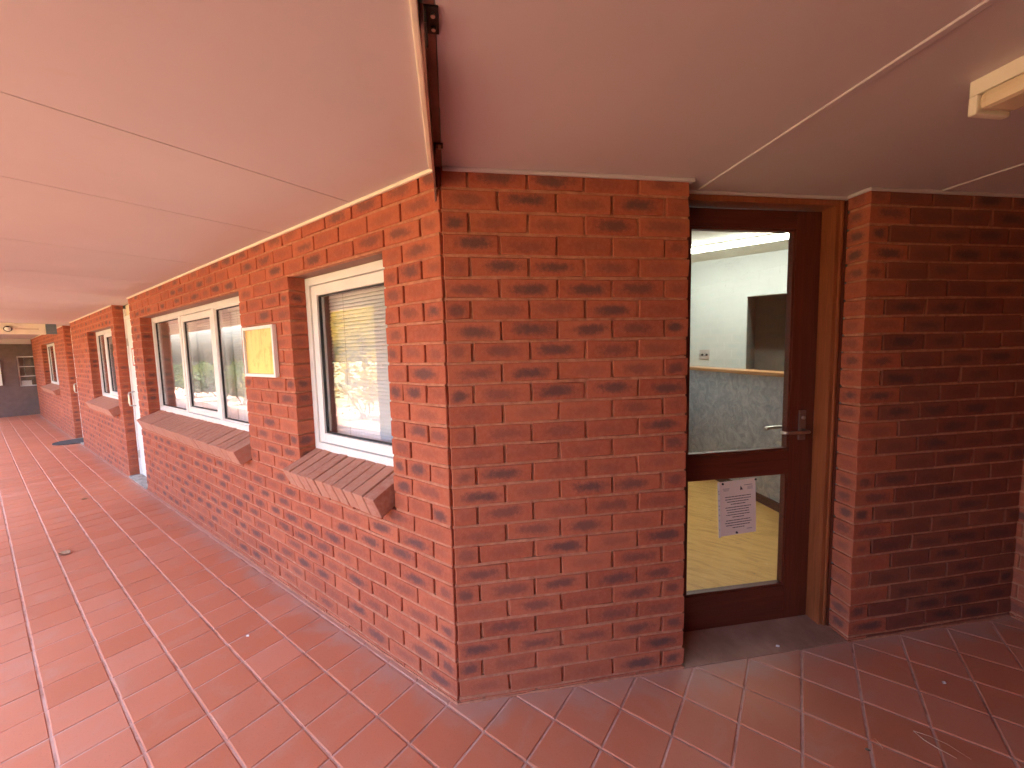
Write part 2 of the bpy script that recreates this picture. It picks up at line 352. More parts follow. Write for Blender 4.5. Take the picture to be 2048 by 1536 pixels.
def build_wall(root, x0, x1, openings, limit, near, sgn, rows=ROWS, pier_cuts=None, first=0.0, far_name='far_brickwork', bmat='brick'):
    """root-local: x along wall, y into wall (face at 0), z up. openings: (a,b,k0,k1) courses k0..k1-1 left open"""
    items = []; beds = MB()
    for k in rows:
        segs = [(x0, x1)]
        for a, b, k0, k1 in openings:
            if k0 <= k < k1:
                ns = []
                for p, q in segs:
                    if p < a: ns.append((p, min(q, a)))
                    if q > b: ns.append((max(p, b), q))
                segs = [t for t in ns if t[1]-t[0] > 0.02]
        for p, q in segs:
            n_ = max(1, round((q-p)/0.12)) if limit else 1; r0 = 0.003
            for i_ in range(n_):      # slightly wandering bed joint under each course
                xa = p+0.008+(q-p-0.016)*i_/n_; xb = p+0.008+(q-p-0.016)*(i_+1)/n_; r1 = 0.003+(random.uniform(-.0012, .0026) if limit else 0)
                ha, hb = J/2+0.0012, J/2+0.0012
                beds.add([(xa, r0, Z(k)-ha), (xb, r1, Z(k)-hb), (xb, 0.03, Z(k)-hb), (xa, 0.03, Z(k)-ha), (xa, r0+.001, Z(k)+ha), (xb, r1+.001, Z(k)+hb), (xb, 0.03, Z(k)+hb), (xa, 0.03, Z(k)+ha)],
                         [(0, 1, 5, 4), (0, 3, 2, 1), (4, 5, 6, 7)]+([(0, 4, 7, 3)] if i_ == 0 else [])+([(1, 2, 6, 5)] if i_ == n_-1 else [])); r0 = r1
            cuts = pier_cuts(p, q, k) if pier_cuts else None
            for u0, u1 in lattice(p, q, k % 2 == 1, sgn, cuts):
                if first and abs(u0-x0) < 1e-6: u0 += first
                items.append((u0, u1, Z(k)+J/2, Z(k)+0.086-J/2))
    near_l = sorted(items, key=lambda t: abs((t[0]+t[1])/2-near))
    pick, rest = near_l[:limit], near_l[limit:]
    for u0, u1, z0, z1 in pick:
        o = bpy.data.objects.new('brick', shared_brick(u1-u0, 0.108, z1-z0, bmat if u0 > x0+0.005 else 'brick')); link(o, root)
        ed = random.uniform(-.003, .0015) if (abs(u0-x0) < 0.01 or abs(u1-x1) < 0.01) else 0
        o.location = ((u0+u1)/2+random.uniform(-.0007, .0007)+(ed if abs(u1-x1) < 0.01 else -ed), 0.054+random.uniform(-.0016, .0016), (z0+z1)/2+random.uniform(-.0012, .0012))
        o.rotation_euler = (random.uniform(-.004, .004), random.uniform(-.003, .003), random.uniform(-.003, .003))
    if rest:
        me = brick_mesh([(Matrix.Translation(((u0+u1)/2, 0.054+random.uniform(-.0016, .0016), (z0+z1)/2)), u1-u0, 0.108, z1-z0, random.random()) for u0, u1, z0, z1 in rest], far_name, 'brick')
        o = bpy.data.objects.new(far_name, me); link(o, root); o['kind'] = 'stuff'
    # mortar core, recessed behind the brick faces and ends
    beds.obj('bed_joints', 'mortar', root)['kind'] = 'stuff'
    mb = MB(); r = 0.0115
    xs = sorted({x0, x1, *[v for a, b, *_ in openings for v in (a, b)]})
    zt = max(rows)+1
    for a, b in zip(xs[:-1], xs[1:]):
        zs = [(Z(min(rows)), Z(zt))]
        for p, q, k0, k1 in openings:
            if p <= a+1e-6 and q >= b-1e-6:
                zs = [t for s_ in zs for t in ((s_[0], min(s_[1], Z(k0)-J/2-.001)), (max(s_[0], Z(k1)+J/2+.001), s_[1])) if t[1]-t[0] > 0.01]
        for z0, z1 in zs:
            ea = r if (a == x0 or any(abs(a-q) < 1e-6 for _, q, *_ in openings)) and z1-z0 > 0.9 else -0.0
            eb = r if (b == x1 or any(abs(b-p) < 1e-6 for p, *_ in openings)) and z1-z0 > 0.9 else -0.0
            mb.box(a+ea, b-eb, r, 0.1045, z0, z1)
    mb.obj('mortar', 'mortar', root)

# ------------------------------------------------------------------ ground, pavement
def fz(x): return 0.0065*min(x, 0.0)
o = MB().box(-90, 90, -120, 40, -0.40, -0.26).obj('ground', 'dry_lawn'); tag(o, 'dry pale lawn and ground outside the verandah', kind='structure')
o = MB().box(-40, 6, -5.6, -2.46, -0.30, -0.16).obj('path', 'pink_paving'); tag(o, 'pink paved path added beyond the verandah edge for pink bounce light', kind='structure')  # added strip; its pink tints the light bounced onto the soffit
pave = MB()
for a, b in ((-26, 0), (0, 5.2)):
    pts = [(x, y, z) for x in (a, b) for y in (-2.45, 4.3) for z in (-0.35, fz(x)-0.0035)]
    pave.add(pts, [(0, 1, 3, 2), (4, 6, 7, 5), (0, 4, 5, 1), (2, 3, 7, 6), (1, 5, 7, 3), (0, 2, 6, 4)])
PAVE = pave.obj('pavement', 'grout'); tag(PAVE, 'red quarry tiled verandah floor with pale grout', kind='structure')
PX, PY, GX, GY = 0.2078, 0.2055, -0.035, -0.030
TJ = 0.0095
def tile_mesh(items, name):
    V, Fs, RN = [], [], []; rng = random.Random(3)
    for cx, cy, rn in items:
        hx, hy, e, t = (PX-TJ)/2, (PY-TJ)/2, 0.0025, 0.014; k = len(V)
        for (dx, dy, dz) in ((hx, hy, -t), (hx, hy, -e), (hx-e, hy-e, 0)):
            for sx, sy in ((-1, -1), (1, -1), (1, 1), (-1, 1)):
                x = sx*dx+rng.uniform(-.0009, .0009); y = sy*dy+rng.uniform(-.0009, .0009)
                V.append((cx+x, cy+y, dz+(fz(cx+x) if items[0][2] >= 0 else 0)))
        for lv in (0, 1):
            for j in range(4): Fs.append((k+lv*4+j, k+lv*4+(j+1) % 4, k+lv*4+4+(j+1) % 4, k+lv*4+4+j))
        Fs.append((k+8, k+9, k+10, k+11)); RN += [max(rn, 0)]*12
    me = bpy.data.meshes.new(name); me.from_pydata(V, [], Fs); me.materials.append(M['tile'])
    at = me.attributes.new('rnd', 'FLOAT', 'POINT'); at.data.foreach_set('value', RN); return me
tiles = []
for i in range(-125, 26):
    for j in range(-12, 21):
        cx, cy = GX+(i+0.5)*PX, GY+(j+0.5)*PY
        if cx > 5.1 or cx < -25.9 or cy > 4.2: continue
        if cy-PY/2 > 0.05 and cy-PY/2 > cx+PX/2+0.2: continue      # under the building
        q = pix((cx, cy, fz(cx))); key = -1.0
        if q and -40 < q[0] < 2090 and -40 < q[1] < 1580:
            d = (Vector((cx, cy, 0))-Vector(CAM)).length; key = 1.0/d
        tiles.append((key, cx, cy))
tiles.sort(reverse=True)
tms = []
for v in range(5):
    tm = tile_mesh([(0, 0, -1.0)], 'tile')
    tm.vertices.foreach_set('co', [c+(random.uniform(-.0012, .0012) if i % 3 < 2 else 0) for i, c in enumerate([c for vv in tm.vertices for c in vv.co])]); tms.append(tm)
for key, cx, cy in tiles[:300]:
    o = bpy.data.objects.new('tile', random.choice(tms)); link(o, PAVE); o.location = (cx, cy, fz(cx)+random.uniform(-.0009, .0009))
    o.rotation_euler = (random.uniform(-.002, .002), (-0.0065 if cx < 0 else 0)+random.uniform(-.002, .002), random.uniform(-.004, .004)+random.choice((0, 0, 0)))
o = bpy.data.objects.new('tile_field', tile_mesh([(x, y, random.random()) for _, x, y in tiles[300:]], 'tile_field')); link(o, PAVE); o['kind'] = 'stuff'

# ------------------------------------------------------------------ brick walls
# verandah wall: local x = -distance from the corner
W1 = empty('brick_wall', (0, 0, 0), 0, 'long red brick verandah wall with two white windows running from the corner to the white door', 'wall')
WIN1 = (-1.275, -0.372); WIN2 = (-4.74, -2.0)
def cuts1(p, q, k):
    if abs(p+0.372) < 1e-4: return (0.115, 0.272) if k % 2 else (0.235,)
    return None
build_wall(W1, -5.155, 0.0, [(*WIN1, 9, 23), (*WIN2, 9, 23)], 300, 0.0, -1, pier_cuts=cuts1)
W2 = empty('brick_wall', (0, 0, 0), math.pi/4, 'red brick wall between the sharp corner and the timber glass door', 'wall')
build_wall(W2, 0.0, 1.07, [], 300, 0.5, 1, first=0.0115)
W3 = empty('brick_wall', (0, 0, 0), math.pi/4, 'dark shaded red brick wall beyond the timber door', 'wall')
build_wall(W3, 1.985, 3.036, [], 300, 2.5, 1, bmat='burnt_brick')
corner4 = Vector((3.04*S, 3.04*S, 0))
W4 = empty('brick_wall', corner4, -math.pi/4, 'red brick return wall at the edge of the photo, facing the door alcove', 'wall')
build_wall(W4, -0.1, 3.2, [], 110, 0.0, 1)
W5 = empty('brick_wall', (0, 0, 0), 0, 'sunlit brick wall with one window just past the white door', 'wall')
WIN3 = (-8.13, -6.28)
build_wall(W5, -9.78, -6.07, [(*WIN3, 9, 23)], 0, 0, -1, rows=range(-2, 26), far_name='brickwork')
W6 = empty('brick_wall', (0, 0, 0), 0, 'farthest length of brick verandah wall, beyond the black mat', 'wall')
WIN4 = (-15.3, -12.45)
build_wall(W6, -17.97, -10.80, [(*WIN4, 9, 23)], 0, 0, -1, rows=range(-3, 26), far_name='brickwork')
# walls across the verandah and around the alcove (pier taken from reflections; the two unseen walls hold back light)
W7 = empty('brick_pier', (-3.98, -2.20, 0), math.pi, 'broad red brick pier across the verandah, opposite the near window', 'pier')
build_wall(W7, -0.71, 0.0, [], 0, 0, -1, far_name='brickwork')
W10 = empty('brick_wall', (1.15, -2.20, 0), math.pi, 'unseen red brick wall behind the camera, sized to limit light in the alcove', 'wall')  # unseen; its end sets how much daylight reaches the entry walls
build_wall(W10, -3.25, 0.0, [], 0, 0, -1, far_name='brickwork')
W8 = empty('brick_wall', (4.28, 0.30, 0), -math.pi/2, 'unseen red brick wall added to keep the alcove side dark', 'wall')  # unseen, added to shut daylight out of the alcove
build_wall(W8, 0.0, 2.6, [], 0, 0, 1, far_name='brickwork')

def fillet(root, x0, x1, z):
    mb = MB(); n_ = max(2, round((x1-x0)/0.09)); prev = None
    for i_ in range(n_+1):
        x = x0+(x1-x0)*i_/n_; w_ = random.uniform(0.005, 0.012); h_ = random.uniform(0.004, 0.010); b_ = z(x)-0.006; k = len(mb.v)
        mb.v += [(x, -w_, b_), (x, -0.004, z(x)+h_), (x, 0.02, z(x)+h_), (x, 0.02, b_)]
        if prev is not None: mb.f += [(prev+j, k+j, k+(j+1) % 4, prev+(j+1) % 4) for j in range(4)]
        prev = k
    mb.obj('base_fillet', 'mortar', root)
fillet(W1, -5.155, 0.002, fz); fillet(W5, -9.78, -6.07, fz); fillet(W6, -17.97, -10.8, fz)
for r_, a_, b_ in ((W2, 0.0, 1.07), (W3, 1.985, 3.03), (W4, 0.0, 3.2)): fillet(r_, a_, b_, lambda x: 0.0)
def sill(root, x0, x1, limit_parts=True):
    n = max(1, round((x1-x0+J)/0.086)); p = (x1-x0+J)/n; ang = math.radians(22.4)
    rot = Matrix.Rotation(ang, 4, 'X'); c = Vector((0, 0.022, 0.861))
    mm = Matrix.Translation(c) @ rot
    bed = MB().box(x0+0.006, x1-0.006, -0.100, 0.112, -0.052, 0.041, mm).obj('window_sill', 'mortar', root)
    if not limit_parts:
        me = brick_mesh([(Matrix.Translation((x0-J/2+(i+0.5)*p, c.y, c.z)) @ rot, p-J, 0.23, 0.11, random.random()) for i in range(n)], 'sill_brickwork', 'sill_brick')
        o = bpy.data.objects.new('sill_brickwork', me); link(o, bed); o['kind'] = 'stuff'; return
    for i in range(n):
        o = bpy.data.objects.new('brick', shared_brick(p-J, 0.23, 0.11, 'sill_brick')); link(o, bed)
        o.location = (x0-J/2+(i+0.5)*p, c.y+random.uniform(-.0015, .0015), c.z+random.uniform(-.0015, .0015)); o.rotation_euler = (ang+random.uniform(-.006, .006), 0, random.uniform(-.004, .004))
sill(W1, -1.27, -0.385); sill(W1, -4.755, -2.01); sill(W5, -8.14, -6.30, False); sill(W6, -15.3, -12.47, False)
for root, (a, b) in ((W1, WIN1), (W1, WIN2), (W5, WIN3), (W6, WIN4)):
    MB().box(a+0.002, b-0.002, 0.012, 0.106, Z(23)-0.006, Z(23)+0.003).obj('lintel', 'lintel_paint', root)

# ------------------------------------------------------------------ windows
def window(label, x0, x1, mull, sashes, parent_z=(0.948, 1.990)):
    z0, z1 = parent_z; w_ = empty('window', ((x0+x1)/2, 0.10, z0), 0, label, 'window', kind='thing'); cx = (x0+x1)/2
    L = lambda x: x-cx
    H = z1-z0; t = 0.045
    MB().ring(L(x0), L(x1), 0, H, t, 0.0, 0.07).obj('frame', 'white_aluminium', w_, 0.002)
    edges = [x0+t]+[v for m_ in mull for v in (m_-0.028, m_+0.028)]+[x1-t]
    for m_ in mull: MB().box(L(m_-0.028), L(m_+0.028), 0.004, 0.066, t, H-t).obj('mullion', 'white_aluminium', w_, 0.002)
    for i in range(0, len(edges), 2):
        a, b = edges[i], edges[i+1]; za, zb = t, H-t
        if (i//2) in sashes:
            s_ = MB().ring(L(a)+0.005, L(b)-0.005, za+0.005, zb-0.005, 0.057, 0.008, 0.055).obj('sash', 'white_aluminium', w_, 0.003)
            a += 0.062; b -= 0.062; za += 0.062; zb -= 0.062
        else:
            MB().ring(L(a)+0.001, L(b)-0.001, za+0.001, zb-0.001, 0.012, 0.012, 0.05).obj('glazing_bead', 'white_aluminium', w_)
            a += 0.012; b -= 0.012; za += 0.012; zb -= 0.012
        MB().ring(L(a)+0.0005, L(b)-0.0005, za+0.0005, zb-0.0005, 0.007, 0.020, 0.036).obj('gasket', 'rubber', w_)
        MB().box(L(a)+0.004, L(b)-0.004, 0.026, 0.030, za+0.004, zb-0.004).obj('pane', 'window_glass', w_)
    return w_
window('white aluminium single window beside the sharp brick corner', *WIN1, [], {0})
window('wide white aluminium window of three panels beside the framed plaque', *WIN2, [-3.77, -2.86], {1})
window('white aluminium window in the wall just past the white door', *WIN3, [-7.50], {1})
window('farthest white aluminium window, beyond the black mat', *WIN4, [-14.0], {1})
def blind(label, x0, x1, z0, z1, tilt):
    b = empty('venetian_blind', ((x0+x1)/2, 0.235, z1), 0, label, 'blind', 'white venetian blinds behind the window glass'); hw = (x1-x0)/2
    MB().box(-hw, hw, -0.018, 0.018, -0.03, 0).obj('headrail', 'blind_slat', b, 0.002)
    mb = MB(); n = 4; pr = [(-0.0125+0.025*i/n, 0.0022*(1-((2*i/n)-1)**2)) for i in range(n+1)]
    vs = [(x, y, z) for x in (-hw, hw) for y, z in pr]
    mb.add(vs, [(i, i+1, n+2+i, n+1+i) for i in range(n)]); sm = mb.mesh('slat', 'blind_slat'); sm.polygons.foreach_set('use_smooth', [True]*len(sm.polygons))
    z = -0.05
    while z1+z > z0:
        o = bpy.data.objects.new('slat', sm); link(o, b); o.location = (0, 0, z); o.rotation_euler = (tilt+random.uniform(-.05, .05), 0, 0); z -= 0.0215
    for s_ in (-0.6, 0.6): MB().box(s_*hw-0.0008, s_*hw+0.0008, -0.0135, -0.0125, z+0.02, -0.03).obj('cord', 'pale_ink', b)
    MB().box(-hw, hw, -0.012, 0.012, z, z+0.014).obj('bottom_rail', 'blind_slat', b, 0.002)
blind('white venetian blind behind the single window nearest the corner', -1.25, -0.38, 0.97, 1.96, 1.02)
blind('venetian blind behind the panel nearest the plaque', -2.85, -2.02, 0.97, 1.96, 1.02)
blind('venetian blind behind the middle panel of the wide window', -3.76, -2.87, 0.97, 1.96, 1.02)
blind('venetian blind behind the panel of the wide window nearest the white door', -4.72, -3.78, 0.97, 1.96, 1.02)

# ------------------------------------------------------------------ ceiling
CEIL = 2.245
o = empty('ceiling', (0, 0, CEIL), 0, 'painted verandah soffit sheets with cover strips', kind='structure'); CE = o
ext = lambda poly: poly
jx = [0.9, -0.58, -1.35, -2.58, -3.79, -4.99, -6.19, -7.39, -8.59, -9.79, -10.99, -12.19, -13.39, -14.59, -15.79, -16.99, -18.4]
jx[0] = 2.5
for a, b in zip(jx[1:], jx[:-1]):
    poly = [(a+0.0028, -2.17), (b-0.0028, -2.17), (b-0.0028, 0.115 if b < -4.9 else 0.03), (a+0.0028, 0.115 if b < -4.9 else 0.03)]
    poly = clip(poly, S, S, -0.0175)
    if len(poly) > 2: MB().prism(poly, 0.0, 0.012).obj('ceiling_sheet', 'ceiling_paint', CE, 0.0015)
for a in jx[1:-1]:
    MB().box(a-0.02, a+0.02, -2.17, 0.03, 0.0065, 0.02).obj('joint_backing', 'lintel_paint', CE)
R45 = Matrix.Rotation(math.pi/4, 4, 'Z')
def to_world(poly): return [((R45 @ Vector((x, y, 0))).x, (R45 @ Vector((x, y, 0))).y) for x, y in poly]
uj = [0.0165, 1.18, 2.38, 3.58, 4.8]
for a, b in zip(uj[:-1], uj[1:]):
    poly = [(a+0.002, -5), (b-0.002, -5), (b-0.002, 0.17 if a < 3 else 0.3), (a+0.002, 0.17 if a < 3 else 0.3)]
    if a < 0.1: poly = [(a+0.002, -5), (b-0.002, -5), (b-0.002, 0.17), (1.0, 0.17), (1.0, 0.03), (a+0.002, 0.03)]
    if a > 2: poly = [(a+0.002, -5), (b-0.002, -5), (b-0.002, 0.02), (a+0.002, 0.02)]
    wp = clip(to_world(poly), 0, -1, 2.25)
    if len(wp) > 2: MB().prism(wp, 0.0, 0.012).obj('ceiling_sheet', 'ceiling_paint', CE)
def strip2(a, b, c, d, z0, z1, name, mat, bev=0.003):   # strip in the entry-wall frame
    ob = MB().box(a, b, c, d, z0, z1).obj(name, mat, CE, bev); ob.rotation_euler = (0, 0, math.pi/4); return ob
for a in (1.18, 2.38): strip2(a-0.012, a+0.012, -3.0, 0.0 if a > 2 else 0.10, -0.006, 0.003, 'cover_strip', 'ceiling_paint')
strip2(-0.031, -0.0172, -0.012, -0.002, -0.010, 0.0, 'cover_strip', 'cream_trim')
strip2(-0.034, -0.0172, -2.9, -0.013, -0.012, 0.004, 'cover_strip', 'cream_trim', 0.004)
# beads where the soffit meets brick
BD = 0.015
for a, b in ((-5.155, -0.012), (-9.78, -6.07), (-17.97, -10.80)):
    MB().box(a-0.0, b+0.0, -BD, -0.001, -BD, 0.0).obj('bead', 'cream_trim', CE, 0.004)
strip2(0.018, 1.085, -BD, -0.001, -BD, 0, 'bead', 'ceiling_paint', 0.004)
strip2(1.0715, 1.085, -0.0005, 0.098, -BD, 0, 'bead', 'ceiling_paint', 0.004)
strip2(1.072, 1.983, 0.099, 0.1135, -BD, 0, 'bead', 'ceiling_paint', 0.004)
strip2(1.970, 1.9835, -0.0005, 0.098, -BD, 0, 'bead', 'ceiling_paint', 0.004)
strip2(1.970, 3.03, -BD, -0.001, -BD, 0, 'bead', 'ceiling_paint', 0.004)
# bulkhead at the far end of the verandah
o = MB().box(-18.05, -17.9, -2.17, -0.017, 2.09, 2.244).obj('bulkhead', 'ceiling_paint'); tag(o, 'painted bulkhead under the far end of the soffit', kind='structure')
# roof and fascia
roof = empty('roof', (0, 0, 2.6), 0, 'metal roof over the verandah and rooms', kind='structure')
MB().box(-26, 6, -2.42, 9, 0.0, 0.10).obj('roof_sheet', 'roof_metal', roof)
MB().box(-26, 6, -2.42, -2.25, -0.28, -0.002).obj('fascia', 'fascia', roof)
MB().box(-26, 6, -2.249, -2.172, -0.345, -0.002).obj('soffit_edge', 'cream_trim', roof)

# ------------------------------------------------------------------ steel fin and brackets at the ceiling corner
fin = empty('steel_fin', (0, 0, CEIL), math.pi/4, 'brown steel plate hanging in the gap between the soffits above the corner', 'steel plate')
prof = [(0.012, 0.02), (-0.70, 0.02), (-0.68, -0.004), (-0.565, -0.070), (-0.02, -0.085), (0.012, -0.125)]
mb = MB(); n = len(prof)
mb.add([(x, y, z) for x in (-0.0155, -0.0085) for y, z in prof], [tuple(range(n)), tuple(range(n, 2*n))[::-1]]+[(i, (i+1) % n, n+(i+1) % n, n+i) for i in range(n)])
mb.obj('plate', 'brown_steel', fin)
MB().box(-0.0080, 0.0160, -2.9, 0.0, 0.001, 0.02).obj('packer', 'brown_steel', fin)
for y0, y1, hh in ((-0.725, -0.655, 0.03), (-0.185, -0.155, 0.02)):
    b = MB().box(-0.006, 0.024, y0, y1, -0.006, -0.001).box(-0.006, -0.001, y0, y1, -0.006-hh, -0.0061).obj('bracket', 'dark_steel', fin, 0.0008)
    for q in (0.25, 0.75):
        yy = y0+(y1-y0)*q; MB().tube([(0.012, yy, -0.006), (0.012, yy, -0.011)], 0.005, 8).obj('bolt', 'brushed_steel', b)

# ------------------------------------------------------------------ timber glass door
DR = empty('timber_door', (1.5*S, 1.5*S, 0), math.pi/4, 'dark red timber door with two glass panes in the brick alcove', 'door', kind='thing')
ox = 1.5   # local x = u-1.5 ; local y = depth into the wall
def D(mb_u): return mb_u-ox
fr = MB()
fr.box(D(1.935), D(1.983), 0.116, 0.24, 0.012, 2.243); fr.box(D(1.072), D(1.105), 0.116, 0.24, 0.012, 2.243); fr.box(D(1.105), D(1.935), 0.116, 0.24, 2.205, 2.243)
f_ = fr.obj('frame', 'timber_frame', DR, 0.002)
MB().box(D(1.955), D(1.967), 0.104, 0.1155, 0.014, 2.226).obj('stop_bead', 'timber_frame', f_, 0.002)
MB().box(D(1.9745), D(1.982), 0.100, 0.1155, 0.014, 2.226).obj('stop_bead', 'timber_upright', f_, 0.001)
LY0, LY1 = 0.190, 0.230
for a, b in ((1.108, 1.195), (1.787, 1.932)): MB().box(D(a), D(b), LY0, LY1, 0.0205, 2.200).obj('stile', 'timber_upright', DR, 0.002)
for z0, z1, nm in ((2.112, 2.200, 'top_rail'), (0.848, 0.968, 'lock_rail'), (0.0205, 0.212, 'bottom_rail')):
    MB().box(D(1.1955), D(1.7865), LY0+0.0005, LY1-0.0005, z0, z1).obj(nm, 'timber_rail', DR, 0.002)
for z0, z1 in ((0.968, 2.112), (0.212, 0.848)):
    MB().ring(D(1.1957), D(1.7863), z0+0.0003, z1-0.0003, 0.012, LY0+0.004, LY1-0.004).obj('glazing_bead', 'timber_rail', DR, 0.002)
    MB().box(D(1.206), D(1.776), 0.2075, 0.2125, z0+0.010, z1-0.010).obj('pane', 'door_glass', DR)
for y0, sgn in ((LY0, -1), (LY1, 1)):
    hd = MB().box(D(1.836), D(1.876), *sorted((y0, y0+sgn*0.009)), 1.020, 1.180).obj('handle', 'dull_steel', DR, 0.003)
    yy = y0+sgn*0.055
    pts = [(D(1.858), y0+sgn*0.006, 1.072), (D(1.858), y0+sgn*0.040, 1.072), (D(1.852), yy-sgn*0.003, 1.072), (D(1.838), yy, 1.072), (D(1.77), yy, 1.072), (D(1.728), yy-sgn*0.004, 1.072), (D(1.716), yy-sgn*0.014, 1.072), (D(1.714), yy-sgn*0.030, 1.072)]
    smooth(MB().tube(pts, 0.0085, 10).obj('lever', 'brushed_steel', hd))
    smooth(MB().tube([(D(1.856), y0+sgn*0.008, 1.140), (D(1.856), y0+sgn*0.016, 1.140)], 0.010, 12).obj('lock_barrel', 'brushed_steel', hd))
o = MB().box(D(1.934), D(1.9352), 0.193, 0.227, 1.02, 1.17).obj('strike_plate', 'brushed_steel', f_)
# threshold
th = MB(); th.add([(1.073, -0.004, -0.02), (1.982, -0.004, -0.02), (1.982, 0.245, -0.02), (1.073, 0.245, -0.02), (1.073, -0.004, 0.006), (1.982, -0.004, 0.006), (1.982, 0.245, 0.024), (1.073, 0.245, 0.024)],
   [(0, 1, 2, 3), (4, 5, 6, 7), (0, 1, 5, 4), (1, 2, 6, 5), (2, 3, 7, 6), (3, 0, 4, 7)])
o = th.obj('door_threshold', 'threshold_stone'); o.rotation_euler = (0, 0, math.pi/4); tag(o, 'worn brown stone threshold under the timber door', 'threshold', kind='thing')

# notice taped inside the lower pane
nt_ = empty('notice', (Vector((1.506*S-0.2055*-0.0, 1.506*S, 0))+Vector((-S, S, 0))*0.2035+Vector((0, 0, 0.672))), math.pi/4, 'white printed notice in a plastic sleeve on the lower door pane', 'notice')
nt_.rotation_euler = (0, math.radians(-2.6), math.pi/4)
MB().box(-0.105, 0.105, 0.0005, 0.0012, -0.1485, 0.1485).obj('sheet', 'paper', nt_)
sl = MB().box(-0.117, -0.1055, 0.0004, 0.0012, -0.155, 0.1485).obj('sleeve_edge', 'plastic_sleeve', nt_)
for zz in (0.10, 0.085, 0.05, 0.02, 0.0, -0.03, -0.06, -0.11): MB().box(-0.1135, -0.109, 0.0000, 0.0003, zz-0.003, zz+0.003).obj('punched_hole', 'pale_ink', sl)
pr = MB(); rng = random.Random(5)
z = 0.062
for para in ((0.15, 0.15, 0.13, 0.085), (0.15, 0.138, 0.128, 0.142, 0.07), (0.145, 0.155, 0.145, 0.07)):
    for wd in para:
        x = -wd/2
        while x < wd/2-0.004:
            l_ = min(rng.uniform(0.006, 0.020), wd/2-x); pr.box(x, x+l_, 0.0001, 0.0004, z-0.0021, z+0.0021); x += l_+0.0026
        z -= 0.0136
    z -= 0.0035
pr.add([(0.012, 0.0002, 0.094), (0.030, 0.0002, 0.094), (0.016, 0.0002, 0.117)], [(0, 1, 2)]); pr.box(0.036, 0.085, 0.0001, 0.0004, 0.1165, 0.119)
pr.obj('printed_text', 'ink', nt_)
p2 = MB()
for i in range(3): p2.box(-0.088+0.003*i, -0.048-0.003*i, 0.0001, 0.0004, 0.108-0.006*i, 0.1105-0.006*i); p2.box(0.056, 0.088, 0.0001, 0.0004, 0.106-0.006*i, 0.1085-0.006*i)
p2.box(0.05, 0.08, 0.0001, 0.0004, -0.125, -0.121); p2.obj('letterhead_print', 'pale_ink', nt_)
for x, zz in ((-0.089, 0.138), (0.1045, 0.141), (-0.012, -0.137)): smooth(MB().tube([(x, -0.0035, zz), (x, 0.0004, zz)], 0.0058, 10).obj('tack', 'rubber', nt_))

# ------------------------------------------------------------------ room behind the door
room = empty('room', (0, 0, 0), 0, 'reception room seen through the glass door', kind='structure')
YB, ZC = 4.27, 2.575
flr = [(-0.15, 0.26), (-0.075, 0.26), (3.4, 3.735), (3.4, YB+0.2), (-0.15, YB+0.2)]
MB().prism(flr, -0.10, 0.0215).obj('floor', 'yellow_vinyl', room)
MB().prism([(-0.15, 0.27), (-0.08, 0.27), (3.4, 3.75), (3.4, YB), (-0.15, YB)], ZC, ZC+0.03).obj('room_ceiling', 'room_ceiling_paint', room)
MB().box(-0.21, -0.151, 0.12, YB+0.1, -0.1, ZC+0.03).obj('wall', 'room_wall_paint', room)
MB().box(-0.15, 0.653, YB, YB+0.08, -0.1, ZC-0.001).box(0.653, 1.62, YB, YB+0.08, 2.098, ZC-0.001).box(1.62, 3.4, YB, YB+0.08, -0.1, ZC-0.001).obj('wall', 'room_wall_paint', room)
MB().box(3.401, 3.46, 3.3, YB+1.5, -0.1, ZC+0.03).obj('wall', 'room_wall_paint', room)
for a, b, z0 in ((0.26, 1.071, -0.1), (1.984, 4.9, -0.1), (1.071, 1.984, 2.244)):
    q = MB().box(a-(0.18 if a < 0.5 else 0), b, 0.241 if z0 > 0 else 0.112, 0.262, z0, ZC+0.02).obj('wall', 'room_wall_paint', room); q.rotation_euler = (0, 0, math.pi/4)
q = MB().box(1.02, 2.03, 0.113, 0.240, 2.2575, ZC).obj('wall', 'room_wall_paint', room); q.rotation_euler = (0, 0, math.pi/4)
# dim passage behind the doorway in the back wall
MB().box(0.40, 2.2, YB+1.2, YB+1.26, -0.1, ZC).box(0.56, 0.652, YB+0.081, YB+1.19, -0.1, ZC).box(1.62, 1.70, YB+0.081, YB+1.19, -0.1, ZC).box(0.5, 2.0, YB+0.081, YB+1.2, ZC-0.001, ZC+0.05).obj('passage_wall', 'dark_room_paint', room)
MB().box(0.6, 1.7, YB+0.2, YB+1.2, -0.1, 0.021).obj('floor', 'yellow_vinyl', room)
CA = Vector((0.462, 3.705, 0)); ca = math.radians(-47.5)
cn = empty('reception_counter', CA, ca, 'grey marbled reception counter with timber ledge behind the glass door', 'counter')
MB().box(-0.72, 1.75, 0.0, 0.06, 0.022, 1.245).obj('front_panel', 'grey_marbled_laminate', cn, 0.002)
MB().box(-0.72, 1.78, -0.045, 0.16, 1.246, 1.280).obj('ledge', 'timber_ledge', cn, 0.004)
MB().box(-0.72, 1.75, -0.014, -0.0005, 0.022, 0.105).obj('skirting', 'skirting_brown', cn, 0.002)
ou = empty('power_outlet', (0.209, YB-0.001, 1.430), 0, 'grey double power outlet on the white room wall', 'outlet')
MB().box(-0.058, 0.058, -0.012, 0, -0.058, 0.058).obj('plate', 'steel_plate', ou, 0.003)
for x in (-0.024, 0.024): smooth(MB().tube([(x, -0.014, -0.004), (x, -0.0115, -0.004)], 0.013, 12).obj('socket', 'rubber', ou))
lt = empty('ceiling_light', (0.72, 3.46, ZC), 0, 'lit fluorescent tube light on the room ceiling behind the door', 'light')
MB().box(-0.78, 1.50, -0.05, 0.05, -0.02, 0).obj('base', 'white_paint', lt)
